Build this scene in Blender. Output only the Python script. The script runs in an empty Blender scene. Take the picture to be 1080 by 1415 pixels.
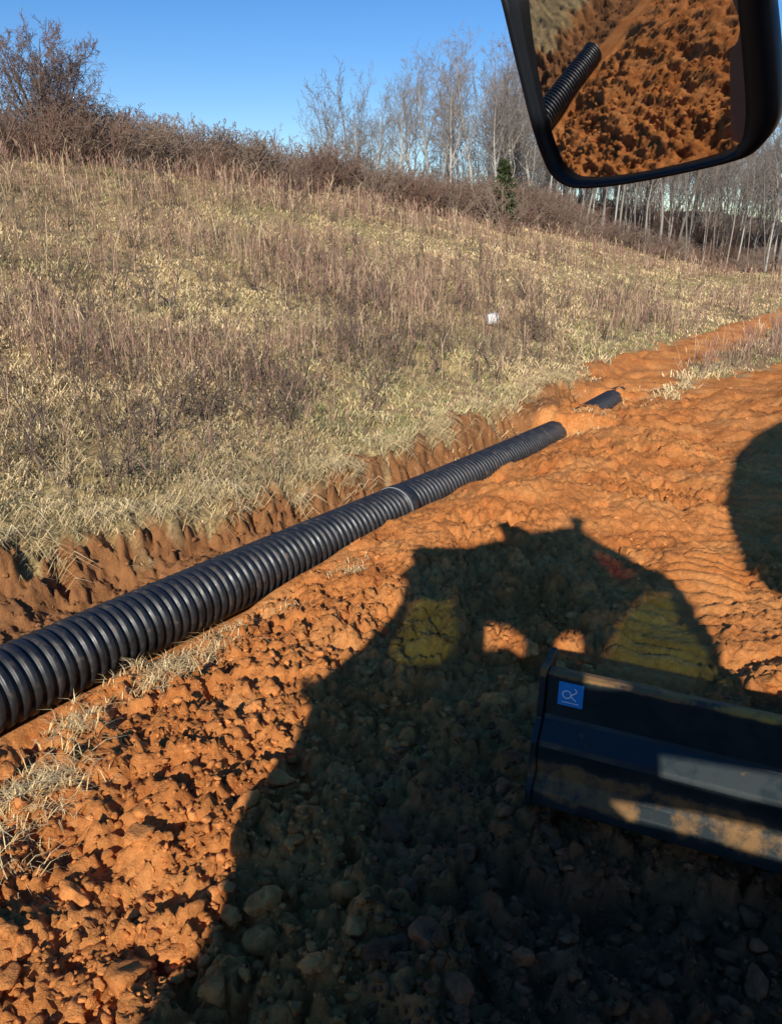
import bpy, bmesh, math, random
import numpy as np
from mathutils import Vector
rng=np.random.default_rng(7); random.seed(7)
S=bpy.context.scene
F=1070.0; TH=math.radians(18.9); CZ=2.8
CT,ST=math.cos(TH),math.sin(TH)
def raydir(px,py):
    a=(px-540)/F; v=(707-py)/F
    return np.array([a, CT+ST*v, -ST+CT*v])
L=raydir(690,830); L=L/np.linalg.norm(L)
UX,UY=0.53,0.848; NX,NY=-0.848,0.53
def us(x,y): return x*UX+y*UY, x*NX+y*NY
def xy(u,s): return u*UX+s*NX, u*UY+s*NY
# ---------------- noise
def hsh(ix,iy,seed):
    n=(ix*374761393+iy*668265263+seed*144269504)&0xffffffff
    n=((n^(n>>13))*1274126177)&0xffffffff
    n=((n^(n>>15))*668265261)&0xffffffff
    return ((n^(n>>16))&0xffff)/65535.0
def vn(x,y,seed=0):
    x=np.asarray(x,float); y=np.asarray(y,float)
    ix=np.floor(x).astype(np.int64); iy=np.floor(y).astype(np.int64)
    fx=x-ix; fy=y-iy
    fx=fx*fx*fx*(fx*(fx*6-15)+10); fy=fy*fy*fy*(fy*(fy*6-15)+10)
    a=hsh(ix,iy,seed);b=hsh(ix+1,iy,seed);c=hsh(ix,iy+1,seed);d=hsh(ix+1,iy+1,seed)
    return (a+(b-a)*fx+(c-a)*fy+(a-b-c+d)*fx*fy)*2-1
def fbm(x,y,o=4,seed=0,g=.5):
    t=0;am=1
    for i in range(o):
        t=t+am*vn(x*(2**i)+17.3*i,y*(2**i)-9.1*i,seed+i); am*=g
    return t
def billow(x,y,o=4,seed=0,g=.55):
    t=0;am=1
    for i in range(o):
        c,s=math.cos(.7*i),math.sin(.7*i); k=2.1**i
        t=t+am*(np.abs(vn((x*c-y*s)*k+17.3*i,(x*s+y*c)*k-9.1*i,seed+i))-.4); am*=g
    return t
def sm(a,b,x):
    t=np.clip((x-a)/(b-a),0,1); return t*t*(3-2*t)
# ---------------- terrain
PS=4.6; PR=0.27
def zc(u):
    z=np.where(u<2.4,0.0,-.031*(u-2.4))
    return np.where(u<13,z, -.3286+.01*np.clip(u-13,0,3))
def edge(u):
    return 1.75-.80*sm(2.5,8.0,u)
def dirtmask(x,y):
    u,s=us(x,y); ds=s-PS
    w=.25*fbm(x*1.3,y*1.3,3,31)+.14*vn(x*5,y*5,35)+.07*vn(x*14,y*14,36)
    up=edge(u)+.25*sm(16,20,u)-.075*np.clip(u-20,0,40)
    m=sm(.10,-.10,ds-up+w)
    g=sm(-.5,.5,(u-(14.6+3.6*(4-s)))*.35+w*3)*sm(.2,-.2,s-(3.75-.03*np.clip(u-18,0,30))+w)
    g=np.where(u>0,g,0)
    return m*(1-g)
def height(x,y,detail=True):
    x=np.asarray(x,float); y=np.asarray(y,float)
    u,s=us(x,y); ds=s-PS
    q=np.clip((s-5.6)/26,0,1)
    H=6.3-2.6*sm(35,95,u)
    h=H*(.55*(q*q*(3-2*q))+.45*q) - .03*np.clip(s-31.6,0,60)
    h=h+1.3*sm(32,62,y)*sm(14,2,s)+5*sm(62,150,y)
    gr=sm(1.0,1.6,ds)
    h=h+gr*(.30*vn(x*.09,y*.09,3)*np.clip((s-6)/8,0,1)+.05*fbm(x*.7,y*.7,3,4))
    c=zc(u)
    fill=sm(12.4,12.8,u)*(1-sm(14.3,14.7,u))+sm(15.7,16.2,u)
    fl=(c-PR)*(1-fill)+(.06)*fill
    e=edge(u)+.08*vn(x*1.1,y*1.1,41)+.11*fbm(x*3.1,y*3.1,4,42,.75)
    bank=fl+(-.16-fl)*sm(.28,.9,ds)*(1-fill*.6)+.32*sm(e-.42,e+.05,ds+.10*vn(x*7,y*7,46)+.06*vn(x*17,y*17,47))*(1-.5*fill)
    off=-.17+.21*sm(3.2,7.0,u)+.05*sm(8,13,u)+.03*sm(14,15,u)+.05*vn(u*1.6,u*0+3,44)
    zn=c+off
    spoil=fl+(zn-fl)*sm(-.15,-.30,ds)*(1-fill)+(.03-np.where(fill>.5,fl,zn))*sm(-.32,-1.3,ds)
    base=np.where(ds>0,bank,spoil)
    far=sm(28,45,u)
    base=base*(1-far)
    h=h+base
    m=dirtmask(x,y)
    inpipe=sm(.26,.42,np.abs(ds))*(1-fill)+fill
    near=1-sm(30,60,np.hypot(x,y))
    h=h+m*inpipe*near*(.10*fbm(x*.8,y*.8,2,11)+.035*vn(x*2.5,y*2.5,12))
    h=h+.50*np.exp(-((u-17)/4.0)**2-((s-.4)/1.1)**2)
    wob=.03*vn(u*.5,u*0,52)
    tr=sm(.62,.68,s+wob)*sm(1.32,1.26,s+wob)*sm(3.5,4.5,u)*sm(26,20,u)
    tr2=sm(-1.7,-1.6,s)*sm(-1.0,-1.1,s)*sm(3.5,4.5,u)*sm(26,20,u)
    tt=np.maximum(tr,tr2)*(.65+.35*sm(-.3,.2,vn(x*1.1,y*1.1,55)))
    if detail:
        rough=.62+.60*sm(7.5,3.0,u+.9*vn(x*.7,y*.7,50)+.5*vn(x*2,y*2,53))+.55*sm(.0,.5,vn(x*.9,y*.9,51))
        rough=np.clip(rough,0.4,1.2)*(1-.85*tt)
        rough=np.where((ds>.3)&(u>0),1.0,rough)
        wx=x+.035*vn(x*8,y*8,60)+.014*vn(x*23,y*23,67); wy=y+.035*vn(x*8,y*8,61)+.014*vn(x*23,y*23,68)
        b1=billow(wx*4.2,wy*4.2,5,70,.62)*.084
        b2=billow(wx*15,wy*15,3,80,.7)*.042
        pits=-.070*sm(.15,.65,fbm(wx*3.4,wy*3.4,3,66))
        near2=1-sm(12,26,np.hypot(x,y))
        h=h+m*inpipe*(rough*(b1+b2+pits)*(.35+.65*near2)+.014*fbm(x*7,y*7,3,64))
        ph=(u+.03*vn(x*2,y*2,77))/.20; bar=sm(.10,.25,ph%1)*sm(.72,.56,ph%1)
        h=h+tt*(.075*bar*(.5+.5*np.abs(vn(x*3,y*3,78)))-.06)
        h=h+(1-m)*.05*fbm(x*5,y*5,3,90)*near2
    return h
def hit(px,py,tmin=1.5):
    d=raydir(px,py); t=tmin
    while t<400:
        p=d*t; z=CZ+p[2]
        if z<=float(height(p[0],p[1],False)): return p[0],p[1],z
        t+=.03+.003*t
    return p[0],p[1],z
def az(px,yd,v=.42):
    a=(px-540)/F; return a/(CT+ST*v)*yd, yd
# ---------------- mesh helpers
def mkmesh(name,V,Fc,col=None,mat=None,smooth=True,parent=None,attrs=None,link=True):
    V=np.asarray(V,np.float32); Fc=np.asarray(Fc,np.int32); k=Fc.shape[1]
    me=bpy.data.meshes.new(name)
    me.vertices.add(len(V)); me.vertices.foreach_set("co",V.ravel())
    me.loops.add(Fc.size); me.loops.foreach_set("vertex_index",Fc.ravel())
    me.polygons.add(len(Fc)); me.polygons.foreach_set("loop_start",np.arange(len(Fc),dtype=np.int32)*k)
    try: me.polygons.foreach_set("loop_total",np.full(len(Fc),k,np.int32))
    except Exception: pass
    me.update(calc_edges=True)
    me.polygons.foreach_set("use_smooth",np.full(len(Fc),smooth,bool))
    if col is not None:
        A=me.color_attributes.new("col",'FLOAT_COLOR','POINT')
        c=np.ones((len(V),4),np.float32); c[:,:3]=col; A.data.foreach_set("color",c.ravel())
    if attrs:
        for n_,v_ in attrs.items():
            A=me.attributes.new(n_,'FLOAT','POINT'); A.data.foreach_set("value",np.asarray(v_,np.float32))
    if mat: me.materials.append(mat)
    if not link: return me
    o=bpy.data.objects.new(name,me); S.collection.objects.link(o)
    if parent: o.parent=parent
    return o
def empty(name,loc=(0,0,0)):
    o=bpy.data.objects.new(name,None); o.location=loc; S.collection.objects.link(o); return o
def newmat(name):
    m=bpy.data.materials.new(name); m.use_nodes=True; nt=m.node_tree
    return m,nt,nt.nodes["Principled BSDF"]
def N(nt,t,**k):
    n=nt.nodes.new(t)
    for a,b in k.items(): setattr(n,a,b)
    return n
def ramp(nt,src,stops):
    r=N(nt,'ShaderNodeValToRGB'); e=r.color_ramp.elements
    while len(e)<len(stops): e.new(.5)
    for i,(p,c) in enumerate(stops):
        e[i].position=p; e[i].color=(*c,1) if len(c)==3 else c
    nt.links.new(src,r.inputs[0]); return r.outputs[0]
def noise(nt,scale,detail=3,rough=.6,vec=None):
    n=N(nt,'ShaderNodeTexNoise'); n.inputs['Scale'].default_value=scale; n.inputs['Detail'].default_value=detail; n.inputs['Roughness'].default_value=rough
    if vec is None:
        tc=N(nt,'ShaderNodeTexCoord'); vec=tc.outputs['Object']
    nt.links.new(vec,n.inputs['Vector']); return n.outputs['Fac']
def mix(nt,f,a,b,bt='MIX'):
    m=N(nt,'ShaderNodeMix',data_type='RGBA',blend_type=bt)
    for s_,v in ((m.inputs[0],f),(m.inputs[6],a),(m.inputs[7],b)):
        if hasattr(v,'links') or hasattr(v,'is_linked'): nt.links.new(v,s_)
        elif isinstance(v,(int,float)): s_.default_value=v
        else: s_.default_value=(*v,1)
    return m.outputs[2]
def vmat(name,rough=.9,nscale=None,spec=.2):
    m,nt,b=newmat(name)
    a=N(nt,'ShaderNodeAttribute',attribute_name='col')
    c=a.outputs['Color']
    if nscale:
        f=noise(nt,nscale); c=mix(nt,1.0,c,ramp(nt,f,[(.3,(.6,.6,.6)),(.7,(1.3,1.3,1.3))]),'MULTIPLY')
    nt.links.new(c,b.inputs['Base Color']); b.inputs['Roughness'].default_value=rough
    b.inputs['Specular IOR Level'].default_value=spec
    return m
def smat(name,c,rough=.5,metal=0,spec=.5):
    m,nt,b=newmat(name); b.inputs['Base Color'].default_value=(*c,1); b.inputs['Roughness'].default_value=rough
    b.inputs['Metallic'].default_value=metal; b.inputs['Specular IOR Level'].default_value=spec
    f=noise(nt,30); nt.links.new(mix(nt,f,[q*.8 for q in c],[q*1.2 for q in c]),b.inputs['Base Color'])
    return m
# ---------------- ground sheet
def axis(lo,c0,c1,hi,d,glo,ghi):
    out=list(np.arange(c0,c1,d)); x=out[-1]
    while x<hi: x+=d+ghi*(x-c1 if x>c1 else 0); out.append(x)
    x=c0; pre=[]
    while x>lo: x-=d+(glo if x>-9 else glo*2.2)*(c0-x); pre.append(x)
    return np.array(pre[::-1]+out)
xs=axis(-450,-3.4,4.2,450,.019,.014,.022)
ys=axis(-300,1.6,6.5,900,.019,.014,.0090)
X,Y=np.meshgrid(xs,ys); xf=X.ravel(); yf=Y.ravel()
Z=height(xf,yf)
nx,ny=len(xs),len(ys)
idx=np.arange(nx*ny).reshape(ny,nx)
Fq=np.stack([idx[:-1,:-1],idx[:-1,1:],idx[1:,1:],idx[1:,:-1]],-1).reshape(-1,4)
u_,s_=us(xf,yf); dm=dirtmask(xf,yf)
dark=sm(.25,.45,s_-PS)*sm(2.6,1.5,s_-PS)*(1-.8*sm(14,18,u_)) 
painted_shade=sm(4.6,2.6,yf+.5*vn(xf*1.2,yf*1.2,140)+.3*vn(xf*4,yf*4,141))*sm(-.7,.9,xf+.3*vn(xf*1.7,yf*1.7,142))  # shade painted into the soil colour, deepening the machine's shadow
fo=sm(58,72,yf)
mg,nt,b=newmat("clay_and_thatch")
at=N(nt,'ShaderNodeAttribute',attribute_name='dirt').outputs['Fac']
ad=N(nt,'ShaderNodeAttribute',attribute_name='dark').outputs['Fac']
af=N(nt,'ShaderNodeAttribute',attribute_name='forest').outputs['Fac']
am=N(nt,'ShaderNodeAttribute',attribute_name='painted_shade').outputs['Fac']
n1=noise(nt,1.3,4,.65); n2=noise(nt,22,4,.7); n3=noise(nt,.35,2); n4=noise(nt,5,4,.7)
soil=ramp(nt,n1,[(.28,(.62,.205,.055)),(.5,(.84,.325,.095)),(.72,(.94,.43,.145))])
soil=mix(nt,1.0,soil,ramp(nt,n2,[(.3,(.72,.66,.60)),(.7,(1.1,1.1,1.1))]),'MULTIPLY')
soil=mix(nt,ramp(nt,n4,[(.54,(0,0,0)),(.74,(.45,.45,.45))]),soil,(.50,.14,.042))
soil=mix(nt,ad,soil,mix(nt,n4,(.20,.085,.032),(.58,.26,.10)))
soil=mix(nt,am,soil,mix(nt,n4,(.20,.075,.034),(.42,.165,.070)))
gnd=ramp(nt,n3,[(.3,(.38,.27,.15)),(.5,(.60,.46,.25)),(.7,(.52,.44,.21))])
gnd=mix(nt,1.0,gnd,ramp(nt,n2,[(.3,(.45,.42,.40)),(.7,(1.3,1.25,1.15))]),'MULTIPLY')
gnd=mix(nt,1.0,gnd,ramp(nt,n4,[(.3,(.65,.6,.55)),(.7,(1.2,1.15,1.1))]),'MULTIPLY')
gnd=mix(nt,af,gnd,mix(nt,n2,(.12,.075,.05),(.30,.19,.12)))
nt.links.new(mix(nt,at,gnd,soil),b.inputs['Base Color'])
b.inputs['Roughness'].default_value=.95; b.inputs['Specular IOR Level'].default_value=.08
bp=N(nt,'ShaderNodeBump'); bp.inputs['Strength'].default_value=.95; bp.inputs['Distance'].default_value=.035
nt.links.new(noise(nt,34,5,.80),bp.inputs['Height']); nt.links.new(bp.outputs[0],b.inputs['Normal'])
mkmesh("ground_terrain",np.stack([xf,yf,Z],1),Fq,mat=mg,attrs={'dirt':dm,'dark':dark,'forest':fo,'painted_shade':painted_shade})
# ---------------- clods
mcl=vmat("clod_clay",.95,14,.08)
mcl_nt=mcl.node_tree; bb=N(mcl_nt,'ShaderNodeBump'); bb.inputs['Strength'].default_value=.9; bb.inputs['Distance'].default_value=.02
mcl_nt.links.new(noise(mcl_nt,50,4,.78),bb.inputs['Height']); mcl_nt.links.new(bb.outputs[0],mcl_nt.nodes["Principled BSDF"].inputs['Normal'])
def ico(sub):
    bm=bmesh.new(); bmesh.ops.create_icosphere(bm,subdivisions=sub,radius=1)
    V=np.array([v.co[:] for v in bm.verts]); Fc=np.array([[v.index for v in f.verts] for f in bm.faces]); bm.free(); return V,Fc
def scatter(n,r0,r1,a0=-36,a1=36):
    r=r0*np.exp(rng.random(n)*math.log(r1/r0)); a=np.radians(a0+(a1-a0)*rng.random(n))
    return r*np.sin(a),r*np.cos(a)
def clods(sub,n,r0,r1,s0,s1,a0=-36,a1=36,thin=1.,rmin=.30):
    x,y=scatter(n,r0,r1,a0,a1); u,s=us(x,y); ds=s-PS
    rough=rmin+(1-rmin)*sm(7.5,3.0,u+1.5*vn(x*1.1,y*1.1,15))+.5*sm(.0,.5,fbm(x*.8,y*.8,2,5))*(u<14)
    rough=rough*(.35+.65*sm(-.2,.3,fbm(x*1.7,y*1.7,2,16)))
    rough=np.where(ds>.3,.6,rough)
    k=(dirtmask(x,y)>.6)&(np.abs(ds)>.36)&(rng.random(n)<rough*thin)&~((s>.6)&(s<1.35)&(u>3.5))
    x,y,u,s=x[k],y[k],u[k],s[k]; n=len(x); z=height(x,y)
    V,Fc=ico(sub)
    r=s0*np.exp(rng.random(n)**2.6*math.log(s1/s0))
    sc=r[:,None]*(.65+.7*rng.random((n,3)))*np.array([1,1,.7])
    P=V[None]*np.ones((n,1,1)); off=rng.random((n,1))*100
    for j in range(6):
        pn=rng.normal(size=(n,3)); pn/=np.linalg.norm(pn,axis=1)[:,None]; c=.45+.35*rng.random((n,1))
        dd=np.einsum('nvk,nk->nv',P,pn); ex=np.clip(dd-c,0,None); P=P-ex[...,None]*pn[:,None,:]*.95
    d=1+.22*vn(P[:,:,0]*2.2+off,P[:,:,1]*2.2+P[:,:,2]*1.3,5)-.25*np.abs(vn(P[:,:,2]*3.5+off,P[:,:,1]*3.5-P[:,:,0]*2.1,6))
    P=P*d[...,None]*sc[:,None,:]*1.15
    th=rng.random(n)*6.28; c,si=np.cos(th)[:,None],np.sin(th)[:,None]
    Q=np.stack([P[...,0]*c-P[...,1]*si,P[...,0]*si+P[...,1]*c,P[...,2]],-1)
    Q+=np.stack([x,y,z+r*.08],-1)[:,None,:]
    base=np.array([.76,.29,.084])*(.70+.42*rng.random((n,1)))
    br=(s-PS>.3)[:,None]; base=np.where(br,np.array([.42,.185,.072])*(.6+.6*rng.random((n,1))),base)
    shd=((y<3.9+.6*vn(x*2,y*2,144))&(x>-.1))[:,None]; base=np.where(shd,np.array([.34,.135,.058])*(.6+.5*rng.random((n,1))),base)  # clods in the machine's shadow get the same painted darkening
    C=np.repeat(base,len(V),0)
    Fa=(Fc[None]+np.arange(n)[:,None,None]*len(V)).reshape(-1,3)
    return Q.reshape(-1,3),Fa,C
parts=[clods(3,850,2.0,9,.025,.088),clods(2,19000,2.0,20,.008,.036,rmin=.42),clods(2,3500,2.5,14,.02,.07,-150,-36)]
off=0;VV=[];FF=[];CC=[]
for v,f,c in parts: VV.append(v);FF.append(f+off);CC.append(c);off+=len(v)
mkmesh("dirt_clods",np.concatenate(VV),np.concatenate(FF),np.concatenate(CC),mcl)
# ---------------- blades
def blades(x,y,z,h,w,lean,col,yaw=None,droop=.35,leanaz=None):
    n=len(x); yaw=rng.random(n)*6.28 if yaw is None else yaw
    la=rng.random(n)*6.28 if leanaz is None else leanaz
    px,py=np.cos(yaw)*w/2,np.sin(yaw)*w/2
    lx,ly=np.cos(la)*lean*h,np.sin(la)*lean*h
    V=np.zeros((n,5,3))
    V[:,0]=np.stack([x-px,y-py,z-.02],1);V[:,1]=np.stack([x+px,y+py,z-.02],1)
    mx,my,mz=x+lx*.35,y+ly*.35,z+h*.55
    V[:,2]=np.stack([mx+px*.75,my+py*.75,mz],1);V[:,3]=np.stack([mx-px*.75,my-py*.75,mz],1)
    V[:,4]=np.stack([x+lx,y+ly,z+h*(1-droop*lean)],1)
    F0=np.array([[0,1,2],[0,2,3],[3,2,4]])
    Fa=(F0[None]+np.arange(n)[:,None,None]*5).reshape(-1,3)
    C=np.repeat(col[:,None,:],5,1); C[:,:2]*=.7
    return V.reshape(-1,3),Fa,C.reshape(-1,3)
def join(name,parts,mat):
    off=0;VV=[];FF=[];CC=[]
    for v,f,c in parts: VV.append(v);FF.append(f+off);CC.append(c);off+=len(v)
    return mkmesh(name,np.concatenate(VV),np.concatenate(FF),np.concatenate(CC),mat,smooth=False)
mv=vmat("dry_grass",.85)
def pick(pal,n,var=.25):
    pal=np.array(pal); c=pal[rng.integers(0,len(pal),n)]
    return c*(1-var+2*var*rng.random((n,1)))
straw=[(.82,.61,.32),(.76,.55,.28),(.88,.69,.40),(.64,.47,.24),(.60,.48,.23)]
brown=[(.27,.155,.11),(.34,.21,.145),(.21,.125,.09),(.40,.27,.18),(.33,.175,.13)]
nt_=26000
x,y=scatter(nt_,4.6,70); 
k=(dirtmask(x,y)<.7)&(fbm(x*.9,y*.9,2,58)>-.7); x,y=x[k],y[k]
per=8
X_=np.repeat(x,per);Y_=np.repeat(y,per);r=np.hypot(X_,Y_)
X_=X_+rng.normal(0,1,len(X_))*(.04+.004*r);Y_=Y_+rng.normal(0,1,len(X_))*(.04+.004*r)
k=dirtmask(X_,Y_)<.75; X_,Y_,r=X_[k],Y_[k],r[k]
u,s=us(X_,Y_)
h=(.06+.13*rng.random(len(X_)))*(1+.6*vn(X_*.8,Y_*.8,9)); w=.0035+.0010*r
g=sm(0,.5,fbm(X_*.25,Y_*.25,3,21)+.45*sm(13,7,s)-.1)
col=pick(straw,len(X_)); gc=pick([(.36,.37,.12),(.48,.44,.18)],len(X_)); gm=(rng.random(len(X_))<.38*g)[:,None]; col=np.where(gm,gc,col)
shade=(.92+.38*fbm(X_*.55,Y_*.55,3,131)+.16*vn(X_*.15,Y_*.15,132))[:,None]; col=col*np.clip(shade,.42,1.15)
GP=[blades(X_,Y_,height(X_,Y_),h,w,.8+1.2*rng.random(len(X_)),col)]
n=380; uu=rng.random(n)*16+0.5; ee=edge(uu)+.18*rng.normal(0,1,n)+.14
x,y=xy(uu,PS+ee); X_=np.repeat(x,22)+rng.normal(0,.06,n*22);Y_=np.repeat(y,22)+rng.normal(0,.06,n*22)
sel=np.repeat(vn(x*1.5,y*1.5,99)>-.1,22); X_,Y_=X_[sel],Y_[sel]
GP.append(blades(X_,Y_,height(X_,Y_,False),.10+.18*rng.random(len(X_)),np.full(len(X_),.008),.8+1.2*rng.random(len(X_)),pick([q for q in straw],len(X_))*.9,leanaz=math.atan2(-NY,-NX)+rng.normal(0,1.1,len(X_)),droop=.6))
join("dry_grass",GP,mv)
SP=[]
for (px,py,rad,cnt) in [(265,905,.26,800),(215,935,.22,600),(60,1085,.20,600),(110,1000,.15,350),(30,1110,.15,300),(700,590,.5,350),(800,590,.45,300),(870,555,.6,300),(595,690,.2,160),(480,790,.15,100),(640,650,.3,150),(90,960,.12,150),(300,870,.15,200),(380,850,.15,80),(20,1200,.15,60)]:
    hx,hy,hz=hit(px,py); x=hx+rng.normal(0,rad,cnt)*.7; y=hy+rng.normal(0,rad,cnt)*.7
    uq,sq=us(x,y); kk=np.abs(sq-PS)>.33; x,y=x[kk],y[kk]; cnt=len(x)
    rr=math.hypot(hx,hy); la=rng.random(cnt)*6.28
    SP.append(blades(x,y,height(x,y)+.025,.022+.035*rng.random(cnt),np.full(cnt,.0030+.0007*rr),2.0+2.6*rng.random(cnt),pick([(.88,.60,.26),(.78,.52,.22),(.92,.70,.36)],cnt),droop=.14,leanaz=la,yaw=la+1.57))
join("loose_straw",SP,mv)
def weeds(n,r0,r1,hmin,hmax,dens,pal,wk,name,a0=-36,a1=36,tw=4):
    x,y=scatter(n,r0,r1,a0,a1); u,s=us(x,y)
    p=dens(x,y,u,s); k=(rng.random(n)<p)&(dirtmask(x,y)<.1); x,y=x[k],y[k]; n=len(x); z=height(x,y,False); r=np.hypot(x,y)
    h=(hmin+(hmax-hmin)*rng.random(n))*(1+.35*vn(x*.3,y*.3,133)); w=wk[0]+wk[1]*r
    col=pick(pal,n,.3); la=rng.random(n)*6.28; le=.05+.4*rng.random(n)**2
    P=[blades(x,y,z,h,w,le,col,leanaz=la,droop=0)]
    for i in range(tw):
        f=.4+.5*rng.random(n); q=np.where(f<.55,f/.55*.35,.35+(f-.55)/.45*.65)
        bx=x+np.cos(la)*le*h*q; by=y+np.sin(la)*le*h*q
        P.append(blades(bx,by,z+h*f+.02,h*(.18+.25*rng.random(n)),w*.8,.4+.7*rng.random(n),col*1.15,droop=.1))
    return P
def dens_h(x,y,u,s):
    nz=fbm(x*.16,y*.16,3,77)+.35*vn(x*.6,y*.6,78) 
    d=.10+.90*sm(-.3,.3,nz+.6*np.maximum(sm(11,20,s),sm(24,36,u))-.2)*np.maximum(sm(7.2,11,s),sm(20,30,u))
    path=np.abs((s-19)+.28*(u-20)+1.5*vn(x*.1,y*.1,8))
    d=d*(.15+.85*sm(.9,2.6,path))
    return np.where(s<4,.8,d)
W=weeds(38000,8,80,.30,.85,dens_h,brown,(.003,.00062),"w",tw=3)
W+=weeds(8000,12,90,.5,1.05,dens_h,[(.62,.46,.28),(.52,.37,.23),(.48,.31,.20)],(.003,.0006),"w2",tw=2)
join("brown_weeds",W,mv)
# ---------------- trees
def tree(height_,seed,spread=1.0,trunk=.16,upright=.75,prim=18,start=.35,multi=1,twc=(.20,.16,.13),trc=(.36,.32,.27),minr=.010,sub=(6,5,3)):
    rd=random.Random(seed); V=[];Fc=[];C=[]
    def tube(pts,rads,k):
        prev=None
        for i,(p,r) in enumerate(zip(pts,rads)):
            d=(pts[min(i+1,len(pts)-1)]-pts[max(i-1,0)]).normalized()
            a=d.cross(Vector((.31,.95,.1))).normalized(); b_=d.cross(a)
            st=len(V); f=min(1,max(0,(r-.012)/.06)); c=[twc[j]+(trc[j]-twc[j])*f for j in range(3)]
            for j in range(k):
                t=6.2832*j/k; V.append(tuple(p+(a*math.cos(t)+b_*math.sin(t))*r)); C.append(c)
            if prev is not None:
                for j in range(k): Fc.append((prev+j,prev+(j+1)%k,st+(j+1)%k,st+j))
            prev=st
    def br(p,d,ln,r,lv):
        ns=[9,5,3,3,2][lv]; pts=[p]; rads=[r]; dd=d
        for i in range(ns):
            jit=[.05,.13,.2,.28,.3][lv]
            dd=(dd+Vector((rd.gauss(0,jit),rd.gauss(0,jit),rd.gauss(0,jit)*.6+(.07*upright if lv else 0)))).normalized()
            pts.append(pts[-1]+dd*(ln/ns)); rads.append(max(minr*.7,r*(1-.82*(i+1)/ns)))
        tube(pts,rads,[6,4,3,3,3][lv])
        if lv>=4: return
        cnt=[prim,sub[0],sub[1],sub[2]][lv]
        st=[start,.2,.15,.1][lv]
        for i in range(cnt):
            t=st+(1-st)*(i+rd.random())/cnt; t=min(t,.98); q=t*ns; i0=int(q); fr=q-i0
            bp_=pts[i0].lerp(pts[i0+1],fr); br_=rads[i0]*(1-fr)+rads[i0+1]*fr
            dl=(pts[i0+1]-pts[i0]).normalized(); ph=rd.random()*6.283
            sd=dl.cross(Vector((math.cos(ph),math.sin(ph),.2))).normalized()
            ang=rd.uniform(.45,.95)*(1.15-.45*upright) if lv==0 else rd.uniform(.45,1.0)
            nd=(dl*math.cos(ang)+sd*math.sin(ang)).normalized()
            cl=ln*([.42*spread,.5,.5,.5][lv])*(1.1-.65*t if lv==0 else 1.05-.5*t)*rd.uniform(.7,1.25)
            br(bp_,nd,cl,max(minr,br_*.55),lv+1)
    for m_ in range(multi):
        d=Vector((rd.gauss(0,.04 if multi==1 else .45),rd.gauss(0,.04 if multi==1 else .45),1)).normalized()
        br(Vector((rd.gauss(0,.15)*(multi>1),rd.gauss(0,.15)*(multi>1),-.2)),d,height_*rd.uniform(.85,1),trunk,0)
    return np.array(V),np.array(Fc),np.array(C)
mt=vmat("bark",.9)
TM=[mkmesh("tree_mesh",*tree(12,s0,spread=sp,trunk=.17,prim=pr,start=st,trc=(.42,.39,.34),twc=(.27,.225,.19)),mat=mt,link=False) for s0,sp,pr,st in [(1,1.15,20,.3),(2,1.3,20,.35),(3,1.0,19,.4),(4,1.35,19,.25)]]
FM=[mkmesh("forest_mesh",*tree(13,s0,spread=.9,trunk=tk,prim=16,start=.28,sub=(5,4,0),twc=(.235,.195,.165),trc=tc_,minr=.017),mat=mt,link=False) for s0,tc_,tk in ((11,(.42,.395,.345),.10),(12,(.27,.24,.20),.075),(13,(.19,.165,.14),.12),(14,(.33,.30,.26),.085),(15,(.23,.205,.175),.065),(16,(.30,.27,.235),.11))]
def inst(name,me,x,y,sc,rz,parent=None,dz=0):
    o=bpy.data.objects.new(name,me); S.collection.objects.link(o)
    o.location=(x,y,float(height(x,y,False))+dz); o.scale=(sc[0],sc[0],sc[1]); o.rotation_euler=(0,0,rz)
    if parent: o.parent=parent
    return o
def topz(py,yd):
    v=(707-py)/F; return CZ+yd*(-ST+CT*v)/(CT+ST*v)
tl=[(462,150,62),(490,152,68),(518,140,66),(550,118,60),(572,108,66),(590,96,63),(608,110,72),(625,90,58),(640,90,66),(655,80,60),(672,98,70),(692,105,62),(715,100,66),(740,105,70)]
for i,(px,py,yd) in enumerate(tl):
    x,y=az(px,yd); hh=topz(py,yd)-float(height(x,y,False)); inst("bare_tree",TM[i%4],x,y,(hh/11.5*.95,hh/11.5),i*1.7)
wood=empty("distant_woodland")
for i in range(600):
    px=rng.uniform(690,1330) if i>80 else rng.uniform(440,730); yd=66+80*rng.random()**1.2 if i>80 else rng.uniform(72,110)
    x,y=az(px,yd,.36)
    hh=rng.uniform(7,16.5)*(.75 if i<=80 else 1); o=inst("woodland_tree",FM[i%6],x,y,(hh/13*rng.uniform(.7,1.15),hh/13),rng.random()*6.28,wood)
    o.rotation_euler=(rng.normal(0,.06),rng.normal(0,.06),rng.random()*6.28)
a=tree(5.0,31,spread=1.35,trunk=.09,upright=.35,prim=15,start=.12,multi=7,twc=(.19,.13,.105),trc=(.20,.15,.12),minr=.010,sub=(6,6,2))
lt=mkmesh("bare_tree",*a,mat=mt,link=False)
for px,py,yd,w in [(75,54,33,1.0),(-60,85,33,.9)]:
    x,y=az(px,yd); hh=topz(py,yd)-float(height(x,y,False)); inst("bare_tree",lt,x,y,(hh/4.6*w,hh/4.6),px*.01+.4)
def shrub(seed,h,n=26,c1=(.15,.09,.07),c2=(.22,.13,.10)):
    return tree(h,seed,spread=.9,trunk=.022,upright=.2,prim=5,start=.15,multi=n//2,twc=c2,trc=c1,minr=.009,sub=(4,2,0))
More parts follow.
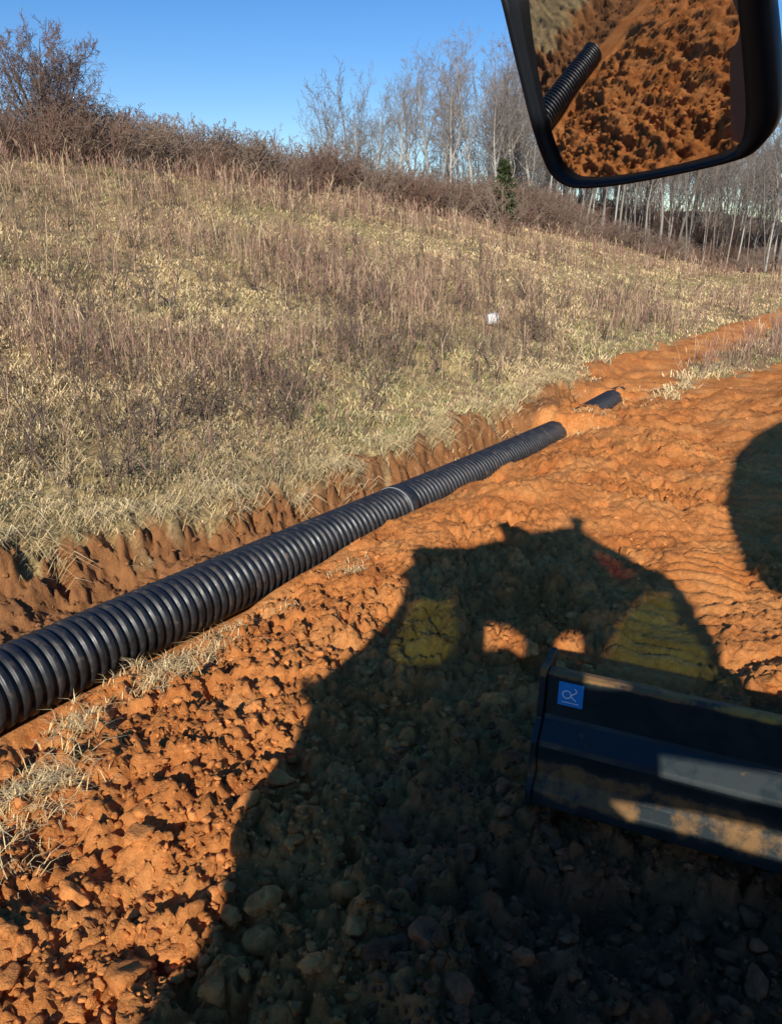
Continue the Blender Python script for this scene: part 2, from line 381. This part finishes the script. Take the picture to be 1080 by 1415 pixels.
SM=[mkmesh("shrub_mesh",*shrub(s0,2.2,c1=c1,c2=c2),mat=mt,link=False) for s0,c1,c2 in [(41,(.15,.105,.08),(.22,.145,.11)),(42,(.18,.135,.105),(.29,.21,.155)),(43,(.14,.09,.07),(.23,.14,.10))]]
hedge=empty("bramble_hedgerow")
for i in range(500):
    u=rng.uniform(12,100); s=rng.normal(29.3,1.5)-.07*max(0,u-40)-rng.uniform(1,7)*math.exp(-((u-52)/17)**2)
    x,y=xy(u,s); k=rng.uniform(.5,1.15)*(1.1+.35*math.exp(-((u-60)/15)**2)); inst("bramble",SM[i%3],x,y,(k*1.2,k),rng.random()*6.28,hedge)
for i in range(280):
    px=rng.uniform(640,1250); yd=rng.uniform(62,110); x,y=az(px,yd,.36); k=rng.uniform(.5,1.1)*(1+max(0,yd-75)/40); inst("bramble",SM[i%3],x,y,(k*1.5,k),rng.random()*6.28,hedge)
for px,py,yd in [(390,165,50),(270,150,45),(345,180,47),(235,165,42)]:
    x,y=az(px,yd); hh=topz(py,yd)-float(height(x,y,False)); inst("bare_shrub",SM[0],x,y,(hh/2.2*.6,hh/2.2),px)
sap=empty("sapling_scrub")
PM=[mkmesh("sapling_mesh",*tree(1.0,s0,spread=.9,trunk=.014,upright=.5,prim=8,start=.2,multi=mu,twc=(.14,.10,.075),trc=(.09,.07,.055),minr=.006,sub=(2,0,0)),mat=mt,link=False) for s0,mu in [(61,1),(62,3),(63,2),(64,1)]]
x,y=scatter(720,6.5,42); uq,sq=us(x,y)
for i in range(len(x)):
    if sq[i]<6.6 or dirtmask(x[i],y[i])>.1: continue
    rr=math.hypot(x[i],y[i]); k=rng.uniform(.3,.9)*(1+.02*rr)
    o=inst("sapling",PM[i%4],x[i],y[i],(k*1.2,k),rng.random()*6.28,sap); o.rotation_euler=(rng.normal(0,.15),rng.normal(0,.15),rng.random()*6.28)
for px,py,cnt,rad in [(545,490,26,1.1),(735,420,16,1.6),(300,575,4,.4),(125,600,3,.3),(230,520,7,1.0),(430,560,5,.6),(60,560,4,.6),(900,440,14,2.0),(650,520,6,.7),(470,400,12,1.6),(340,480,6,.9)]:
    hx,hy,_=hit(px,py)
    for i in range(cnt):
        xx=hx+rng.normal()*rad; yy=hy+rng.normal()*rad*.6; us2=us(xx,yy)
        if us2[1]<6.4: continue
        k=rng.uniform(.5,1.0)*(1+.012*hy); o=inst("sapling",PM[i%4],xx,yy,(k,k),rng.random()*6.28,sap); o.rotation_euler=(rng.normal(0,.12),rng.normal(0,.12),rng.random()*6.28)
mev=vmat("evergreen_needles",.8)
def evergreen(name,px,pytop,yd,wd):
    x,y=az(px,yd,.38); zb=float(height(x,y,False)); H=topz(pytop,yd)-zb
    nb=80; P=[]
    for i in range(nb):
        t=(i+rng.random())/nb; R=wd*(1-t)**.7*rng.uniform(.45,1.15)+.05; ph=rng.random()*6.28; m=70
        q=rng.random(m)**.6; x_=q*R*math.cos(ph)+rng.normal(0,.10,m); y_=q*R*math.sin(ph)+rng.normal(0,.10,m); z_=.2+t*(H-.4)+.15*q*R+rng.normal(0,.07,m)
        c=pick([(.08,.10,.04),(.12,.14,.055),(.06,.075,.03)],m,.3)*rng.uniform(.7,1.3)
        P.append(blades(x_,y_,z_,np.full(m,.18),np.full(m,.07),1.0+rng.random(m),c))
    o=join(name,P,mev); o.location=(x,y,zb)
    tv,tf,tc=tree(H*.95,5,prim=3,trunk=.08,sub=(0,0,0))
    t_=mkmesh("trunk",tv,tf,tc,mt); t_.parent=o
evergreen("cedar_tree",694,218,54,1.15)
# ---------------- pipe
pipe=empty("corrugated_drain_pipe")
mp,nt,b=newmat("black_hdpe"); f=noise(nt,9,4,.7)
nt.links.new(ramp(nt,f,[(.35,(.012,.012,.013)),(.58,(.024,.024,.024)),(.8,(.15,.095,.06))]),b.inputs['Base Color'])
nt.links.new(ramp(nt,f,[(.35,(.33,.33,.33)),(.7,(.6,.6,.6))]),b.inputs['Roughness']); b.inputs['Specular IOR Level'].default_value=.5
pitch=.088; prof=[(0,.235),(.10,.238),(.2,.262),(.32,.27),(.62,.27),(.74,.262),(.86,.238)]
u0,u1=-4.6,17.0; nr=int((u1-u0)/pitch); K=56
ul=[];rl=[]
for i in range(nr):
    for q,r in prof: ul.append(u0+(i+q)*pitch); rl.append(r)
ul=np.array(ul);rl=np.array(rl)
cx,cy=xy(ul,np.full_like(ul,PS)+.03*np.sin(ul*.45)); cz=zc(ul)
th=np.arange(K)/K*2*math.pi
V=np.stack([cx[:,None]+NX*rl[:,None]*np.cos(th),cy[:,None]+NY*rl[:,None]*np.cos(th),cz[:,None]+rl[:,None]*np.sin(th)],-1)
ii=np.arange(len(ul)*K).reshape(-1,K); Fp=np.stack([ii[:-1],np.roll(ii,-1,1)[:-1],np.roll(ii,-1,1)[1:],ii[1:]],-1).reshape(-1,4)
mkmesh("pipe_wall",V.reshape(-1,3),Fp,mat=mp,parent=pipe)
def ring(name,ua,ub,ra,rb,mat,inner=False):
    us_=np.array([ua,ua,ub,ub]); rs=np.array([ra-.03,ra,rb,rb-.03]); x_,y_=xy(us_,np.full(4,PS)+.03*np.sin(us_*.45)); z_=zc(us_)
    V=np.stack([x_[:,None]+NX*rs[:,None]*np.cos(th),y_[:,None]+NY*rs[:,None]*np.cos(th),z_[:,None]+rs[:,None]*np.sin(th)],-1)
    ii=np.arange(4*K).reshape(-1,K); Fp=np.stack([ii[:-1],np.roll(ii,-1,1)[:-1],np.roll(ii,-1,1)[1:],ii[1:]],-1).reshape(-1,4)
    mkmesh(name,V.reshape(-1,3),Fp,mat=mat,parent=pipe)
ring("coupler_bell",7.42,7.60,.279,.277,mp)
ring("coupler_band",7.398,7.414,.277,.277,smat("grey_gasket",(.30,.305,.31),.4))
ring("pipe_liner",u0-.005,u0+1.6,.225,.225,smat("liner_grey",(.05,.05,.055),.5))
# ---------------- dozer blade
blade=empty("dozer_blade")
mbl,nt,b=newmat("dusty_dark_steel")
geo=N(nt,'ShaderNodeNewGeometry'); sx=N(nt,'ShaderNodeSeparateXYZ'); nt.links.new(geo.outputs['Position'],sx.inputs[0])
zm=ramp(nt,sx.outputs['Z'],[(.22,(0,0,0)),(.28,(1,1,1)),(.40,(1,1,1)),(.46,(0,0,0)),(.82,(0,0,0)),(.84,(1.1,1.1,1.1))])
f=noise(nt,5,5,.7); mm=N(nt,'ShaderNodeMath',operation='MULTIPLY_ADD'); nt.links.new(zm,mm.inputs[0]); mm.inputs[1].default_value=.26; nt.links.new(f,mm.inputs[2])
fac=ramp(nt,mm.outputs[0],[(.66,(0,0,0)),(.82,(.85,.85,.85))])
nt.links.new(mix(nt,fac,(.015,.024,.025),(.26,.14,.05)),b.inputs['Base Color']); b.inputs['Specular IOR Level'].default_value=.35
nt.links.new(ramp(nt,mm.outputs[0],[(.45,(.30,.30,.30)),(.8,(.9,.9,.9))]),b.inputs['Roughness'])
A0=np.array([.755,3.34]); E=np.array([.909,-.416]); G=np.array([-.416,-.909])
def bl(l,g,z):
    z=.16+(z-.09)*(.695/.875)
    p=A0+E*l+G*g; return (p[0],p[1],z)
prof=[(-.05,.95),(.0,.965),(.03,.955),(.045,.68),(.055,.655),(.135,.555),(.145,.52),(.135,.32),(.15,.295),(.20,.25),(.205,.15),(.03,.10),(-.05,.12),(-.16,.35),(-.16,.65)]
def prism(name,prof,l0,l1,mat,parent,bev=.006):
    bm=bmesh.new(); a=[bm.verts.new(bl(l0,g,z)) for g,z in prof]; c=[bm.verts.new(bl(l1,g,z)) for g,z in prof]
    n=len(prof)
    for i in range(n): bm.faces.new((a[i],a[(i+1)%n],c[(i+1)%n],c[i]))
    bm.faces.new(a[::-1]); bm.faces.new(c); bmesh.ops.recalc_face_normals(bm,faces=bm.faces)
    me=bpy.data.meshes.new(name); bm.to_mesh(me); bm.free(); me.materials.append(mat)
    o=bpy.data.objects.new(name,me); S.collection.objects.link(o); o.parent=parent
    m=o.modifiers.new("b",'BEVEL'); m.width=bev; m.segments=2; m.limit_method='ANGLE'
    return o
prism("moldboard",prof,0.02,3.2,mbl,blade)
prism("end_plate",[(-.18,.99),(.05,.985),(.075,.66),(.16,.55),(.17,.33),(.215,.25),(.215,.13),(-.18,.09)],-.012,.017,mbl,blade,.004)
msk=smat("sticker_blue",(.02,.28,.68),.35); msw=smat("sticker_white",(.8,.85,.88),.4)
def onface(l,t,off=.003):
    g=.03+.015*t; z=.955-.275*t; return Vector(bl(l,g+off,z))
def patch(name,pts,mat,off):
    me=bpy.data.meshes.new(name); me.from_pydata([onface(l,t,off)[:] for l,t in pts],[],[tuple(range(len(pts)))]); me.materials.append(mat)
    o=bpy.data.objects.new(name,me); S.collection.objects.link(o); o.parent=blade
patch("sticker",[(.08,.14),(.20,.14),(.20,.70),(.08,.70)],msk,.004)
def stroke(name,path,w,off=.007):
    V=[];Fq_=[]
    for i,(l,t) in enumerate(path):
        a_=path[max(i-1,0)];b_=path[min(i+1,len(path)-1)]; dx,dy=b_[0]-a_[0],(b_[1]-a_[1])*.218; q=math.hypot(dx,dy) or 1
        nx_,ny_=-dy/q*w,dx/q*w; V+= [onface(l+nx_,t+ny_/.218,off)[:],onface(l-nx_,t-ny_/.218,off)[:]]
        if i: Fq_.append((2*i-2,2*i-1,2*i+1,2*i))
    me=bpy.data.meshes.new(name); me.from_pydata(V,[],Fq_); me.materials.append(msw); o=bpy.data.objects.new(name,me); S.collection.objects.link(o); o.parent=blade
stroke("sticker_ring",[(.122+.020*math.cos(a),.42+.09*math.sin(a)) for a in np.linspace(0,6.3,20)],.003)
stroke("sticker_curve",[(.156+.012*math.sin(a*1.5),.25+.06*a) for a in np.linspace(0,5,16)],.003)
stroke("sticker_line",[(.10,.61),(.182,.61)],.0025)
# ---------------- mirror
mir=empty("wing_mirror")
Mp=raydir(885,110); Mc=Mp*.95; 
Tx,Ty=xy(-3.05,2.75); T=np.array([Tx,Ty,0.-CZ]); d=Mc/np.linalg.norm(Mc); r=(T-Mc); r/=np.linalg.norm(r); nrm=r-d; nrm/=np.linalg.norm(nrm)
outer=[(668,-100),(693,0),(712,80),(733,165),(748,212),(762,240),(780,254),(805,259),(860,254),(950,237),(1025,218),(1052,200),(1068,176),(1075,145),(1071,80),(1063,0),(1052,-100)]
inner=[(686,-88),(706,0),(725,80),(746,165),(760,209),(772,234),(788,247),(806,250),(860,245),(950,228),(1006,213),(1020,201),(1028,184),(1031,145),(1027,80),(1020,0),(1010,-88)]
def cr(pts,m=5):
    P=[np.array(p,float) for p in pts]; n=len(P); out=[]
    for i in range(n):
        p0,p1,p2,p3=P[i-1],P[i],P[(i+1)%n],P[(i+2)%n]
        for j in range(m):
            t=j/m; out.append(.5*((2*p1)+(-p0+p2)*t+(2*p0-5*p1+4*p2-p3)*t*t+(-p0+3*p1-3*p2+p3)*t**3))
    return out
def onpl(pts,off): 
    o=[]
    for p in pts:
        dd=raydir(*p); t=(Mc@nrm)/(dd@nrm); o.append(dd*t+nrm*off+np.array([0,0,CZ]))
    return np.array(o)
oi=cr(inner);oo=cr(outer); n=len(oi)
gi=onpl(oi,0); cen=gi.mean(0)
R_=1.15
V=[]
NRg=26
for k in range(1,NRg+1):
    P=cen+(gi-cen)*(k/NRg)*1.01; rr=((P-cen)**2).sum(1); P=P-nrm*(rr/(2*R_))[:,None]; V.append(P)
V=np.concatenate(V); ii=np.arange(NRg*n).reshape(NRg,n)
Fm=np.stack([ii[:-1],np.roll(ii,-1,1)[:-1],np.roll(ii,-1,1)[1:],ii[1:]],-1).reshape(-1,4)
mm_,nt,b=newmat("mirror_glass"); b.inputs['Metallic'].default_value=1; b.inputs['Roughness'].default_value=.02
nt.links.new(ramp(nt,noise(nt,25,4),[(.4,(.70,.67,.64)),(.8,(.58,.55,.52))]),b.inputs['Base Color'])
mkmesh("mirror_glass",V,Fm,mat=mm_,parent=mir)
me=bpy.data.meshes.new("glass_center"); me.from_pydata([tuple(p) for p in V[:n]],[],[tuple(range(n))]); me.materials.append(mm_); me.polygons[0].use_smooth=True
o=bpy.data.objects.new("glass_center",me); S.collection.objects.link(o); o.parent=mir
loops=[onpl(oi,-.06),onpl(oi,.004),onpl(cr([((a[0]*.6+c[0]*.4),(a[1]*.6+c[1]*.4)) for a,c in zip(outer,inner)]),.010),onpl(oo,.002)]
ob=onpl(oo,0); oc=ob.mean(0); loops+= [oc+(ob-oc)*1.0-nrm*.03, oc+(ob-oc)*.9-nrm*.07, oc+(ob-oc)*.5-nrm*.085, oc+(ob-oc)*.01-nrm*.09]
V=np.concatenate(loops); ii=np.arange(len(loops)*n).reshape(-1,n)
Fm=np.stack([ii[:-1],np.roll(ii,-1,1)[:-1],np.roll(ii,-1,1)[1:],ii[1:]],-1).reshape(-1,4)
mhs=smat("mirror_plastic",(.006,.008,.012),.45,spec=.3); mkmesh("mirror_housing",V,Fm,mat=mhs,parent=mir)
# ---------------- excavator behind camera (casts the shadow)
exc=empty("excavator")
PYP=-1.0
def plane(px,py):
    d=raydir(px,py); t=CZ/-d[2]; g=d*t; k=(g[1]-PYP)/L[1]; return (g[0]-L[0]*k, -L[2]*k)
def crv(name,loops,mat,yoff,ext=.02):
    c=bpy.data.curves.new(name,'CURVE'); c.dimensions='2D'; c.fill_mode='BOTH'; c.extrude=ext
    for lp in loops:
        sp=c.splines.new('POLY'); sp.points.add(len(lp)-1)
        for i,p in enumerate(lp): sp.points[i].co=(p[0],p[1],0,1)
        sp.use_cyclic_u=True
    c.materials.append(mat); o=bpy.data.objects.new(name,c); S.collection.objects.link(o); o.rotation_euler=(math.pi/2,0,0); o.location=(0,yoff,0); o.parent=exc
sil=[(175,1440),(190,1415),(262,1330),(300,1265),(322,1200),(328,1150),(352,1100),(395,1040),(432,975),(412,962),(414,940),(445,938),(500,893),(530,862),(556,830),(562,803),(550,795),(568,784),(640,757),(700,742),(768,731),(770,727),(792,728),(784,714),(806,717),(806,735),(860,762),(930,800),(960,835),(980,870),(1000,915),(1028,962),(1060,975),(1120,1000),(1110,830),(1060,812),(1045,800),(1030,780),(1020,740),(1006,700),(1003,670),(1012,635),(1035,605),(1062,590),(1110,577),(1300,570),(1300,1440)]
S2=[plane(*p) for p in sil]; S2=S2+[(3.2,.3),(-1.5,.3)]
w1=[plane(*p) for p in [(538,908),(552,868),(568,835),(598,820),(628,832),(634,880),(612,915),(570,920)]]
w2=[plane(*p) for p in [(670,900),(672,860),(700,864),(724,880),(722,908),(700,893)]]
w3=[plane(*p) for p in [(768,910),(766,882),(782,872),(802,874),(808,910),(788,912)]]
w4=[plane(*p) for p in [(833,912),(850,862),(892,820),(928,820),(945,860),(978,905),(1000,950),(930,940)]]
w5=[plane(*p) for p in [(798,758),(838,765),(882,792),(858,802),(812,785)]]
w6=[(.62,2.50),(1.28,2.42),(1.22,2.28),(.95,2.31),(.62,2.38)]  # this opening and the next are added to throw sun patches onto the blade
w7=[(.40,2.24),(.80,2.22),(1.18,2.16),(1.15,2.02),(.80,2.10),(.5,2.14)]
mex=smat("excavator_paint",(.12,.11,.10),.5); mdk=smat("excavator_dark",(.03,.03,.03),.6)
crv("cab_boom_shadow_cutout",[S2,w1,w2,w3,w4,w5,w6,w7],mex,PYP)  # flat unseen cutout, outline projected back from the shadow it has to cast
def tint(name,c):
    m=bpy.data.materials.new(name); m.use_nodes=True; t=m.node_tree; t.nodes.clear()
    o=t.nodes.new('ShaderNodeOutputMaterial'); s=t.nodes.new('ShaderNodeBsdfTransparent'); s.inputs[0].default_value=(*c,1); t.links.new(s.outputs[0],o.inputs[0]); return m
tg=tint("tinted_glass",(.27,.38,.18)); trd=tint("red_lens",(.30,.10,.12))
crv("cab_window_left",[w1],tg,PYP-.03,.001); crv("cab_window_right",[w4],tg,PYP-.03,.001); crv("lamp_lens",[w5],trd,PYP-.03,.001)
def box(name,lo,hi,mat,bev=.05):
    bm=bmesh.new(); bmesh.ops.create_cube(bm,size=1)
    for v in bm.verts: v.co=Vector([(lo[i]+hi[i])/2+v.co[i]*(hi[i]-lo[i]) for i in range(3)])
    bmesh.ops.bevel(bm,geom=bm.edges[:],offset=bev,segments=3,affect='EDGES')
    me=bpy.data.meshes.new(name); bm.to_mesh(me); bm.free(); me.materials.append(mat); o=bpy.data.objects.new(name,me); S.collection.objects.link(o); o.parent=exc
box("cab_roof_sky_blocker",(-.85,-.97,3.25),(.9,.15,3.33),mdk,.03)  # unseen roof slab, added to block sky light over the shadowed soil
box("engine_house",(-1.2,-3.4,.8),(1.4,-1.06,1.9),mex); box("counterweight",(-1.15,-3.9,.75),(1.35,-3.42,1.7),mdk,.12)
box("track_left",(-1.25,-3.6,.05),(-.75,-.6,.7),mdk,.2); box("track_right",(.95,-3.6,.05),(1.45,-.6,.7),mdk,.2); box("chassis",(-.74,-3.,.25),(.94,-1.1,.72),mdk)
# ---------------- white bucket on hill
x,y,z=hit(673,450); 
bm=bmesh.new(); pr=[(.0,.0),(.13,.0),(.15,.03),(.16,.24),(.175,.24),(.175,.27),(.16,.275),(.15,.05),(0,.04)]
vs=[[bm.verts.new((r_*math.cos(a),r_*math.sin(a),h_)) for a in np.arange(20)/20*6.2832] for r_,h_ in pr[1:-1]]
for a_,b_ in zip(vs[:-1],vs[1:]):
    for i in range(20): bm.faces.new((a_[i],a_[(i+1)%20],b_[(i+1)%20],b_[i]))
bm.faces.new(vs[0][::-1]); bm.faces.new(vs[-1])
me=bpy.data.meshes.new("white_bucket"); bm.to_mesh(me); bm.free(); me.materials.append(smat("white_plastic",(.75,.75,.73),.5)); o=bpy.data.objects.new("white_bucket",me); S.collection.objects.link(o); o.location=(x,y,z+.18); o.rotation_euler=(.1,1.45,.3)
# ---------------- light
w=bpy.data.worlds.new("World"); S.world=w; w.use_nodes=True; nt=w.node_tree; sk=nt.nodes.new('ShaderNodeTexSky'); sk.sky_type='NISHITA'; sk.sun_disc=False
sk.sun_elevation=math.asin(-L[2]); sk.sun_rotation=math.atan2(-L[0],-L[1]); sk.air_density=1.0; sk.dust_density=.05; sk.ozone_density=2.5
hs=nt.nodes.new('ShaderNodeHueSaturation'); hs.inputs['Hue'].default_value=.512; hs.inputs['Saturation'].default_value=1.36; hs.inputs['Value'].default_value=1.14
nt.links.new(sk.outputs[0],hs.inputs['Color']); nt.links.new(hs.outputs[0],nt.nodes['Background'].inputs[0]); nt.nodes['Background'].inputs[1].default_value=.115
sl=bpy.data.lights.new("sun",'SUN'); sl.energy=5; sl.angle=math.radians(.5); sl.color=(1,.95,.85)
so=bpy.data.objects.new("sun",sl); so.rotation_euler=Vector(L).to_track_quat('-Z','Y').to_euler(); S.collection.objects.link(so)
cam=bpy.data.cameras.new("camera"); cam.sensor_fit='HORIZONTAL'; cam.sensor_width=36; cam.lens=36*F/1080; cam.clip_end=3000; cam.clip_start=.05
co=bpy.data.objects.new("camera",cam); co.location=(0,0,CZ); co.rotation_euler=(math.radians(90)-TH,0,0); S.collection.objects.link(co); S.camera=co
S.view_settings.view_transform='Standard'; S.view_settings.look='None'; S.view_settings.exposure=0
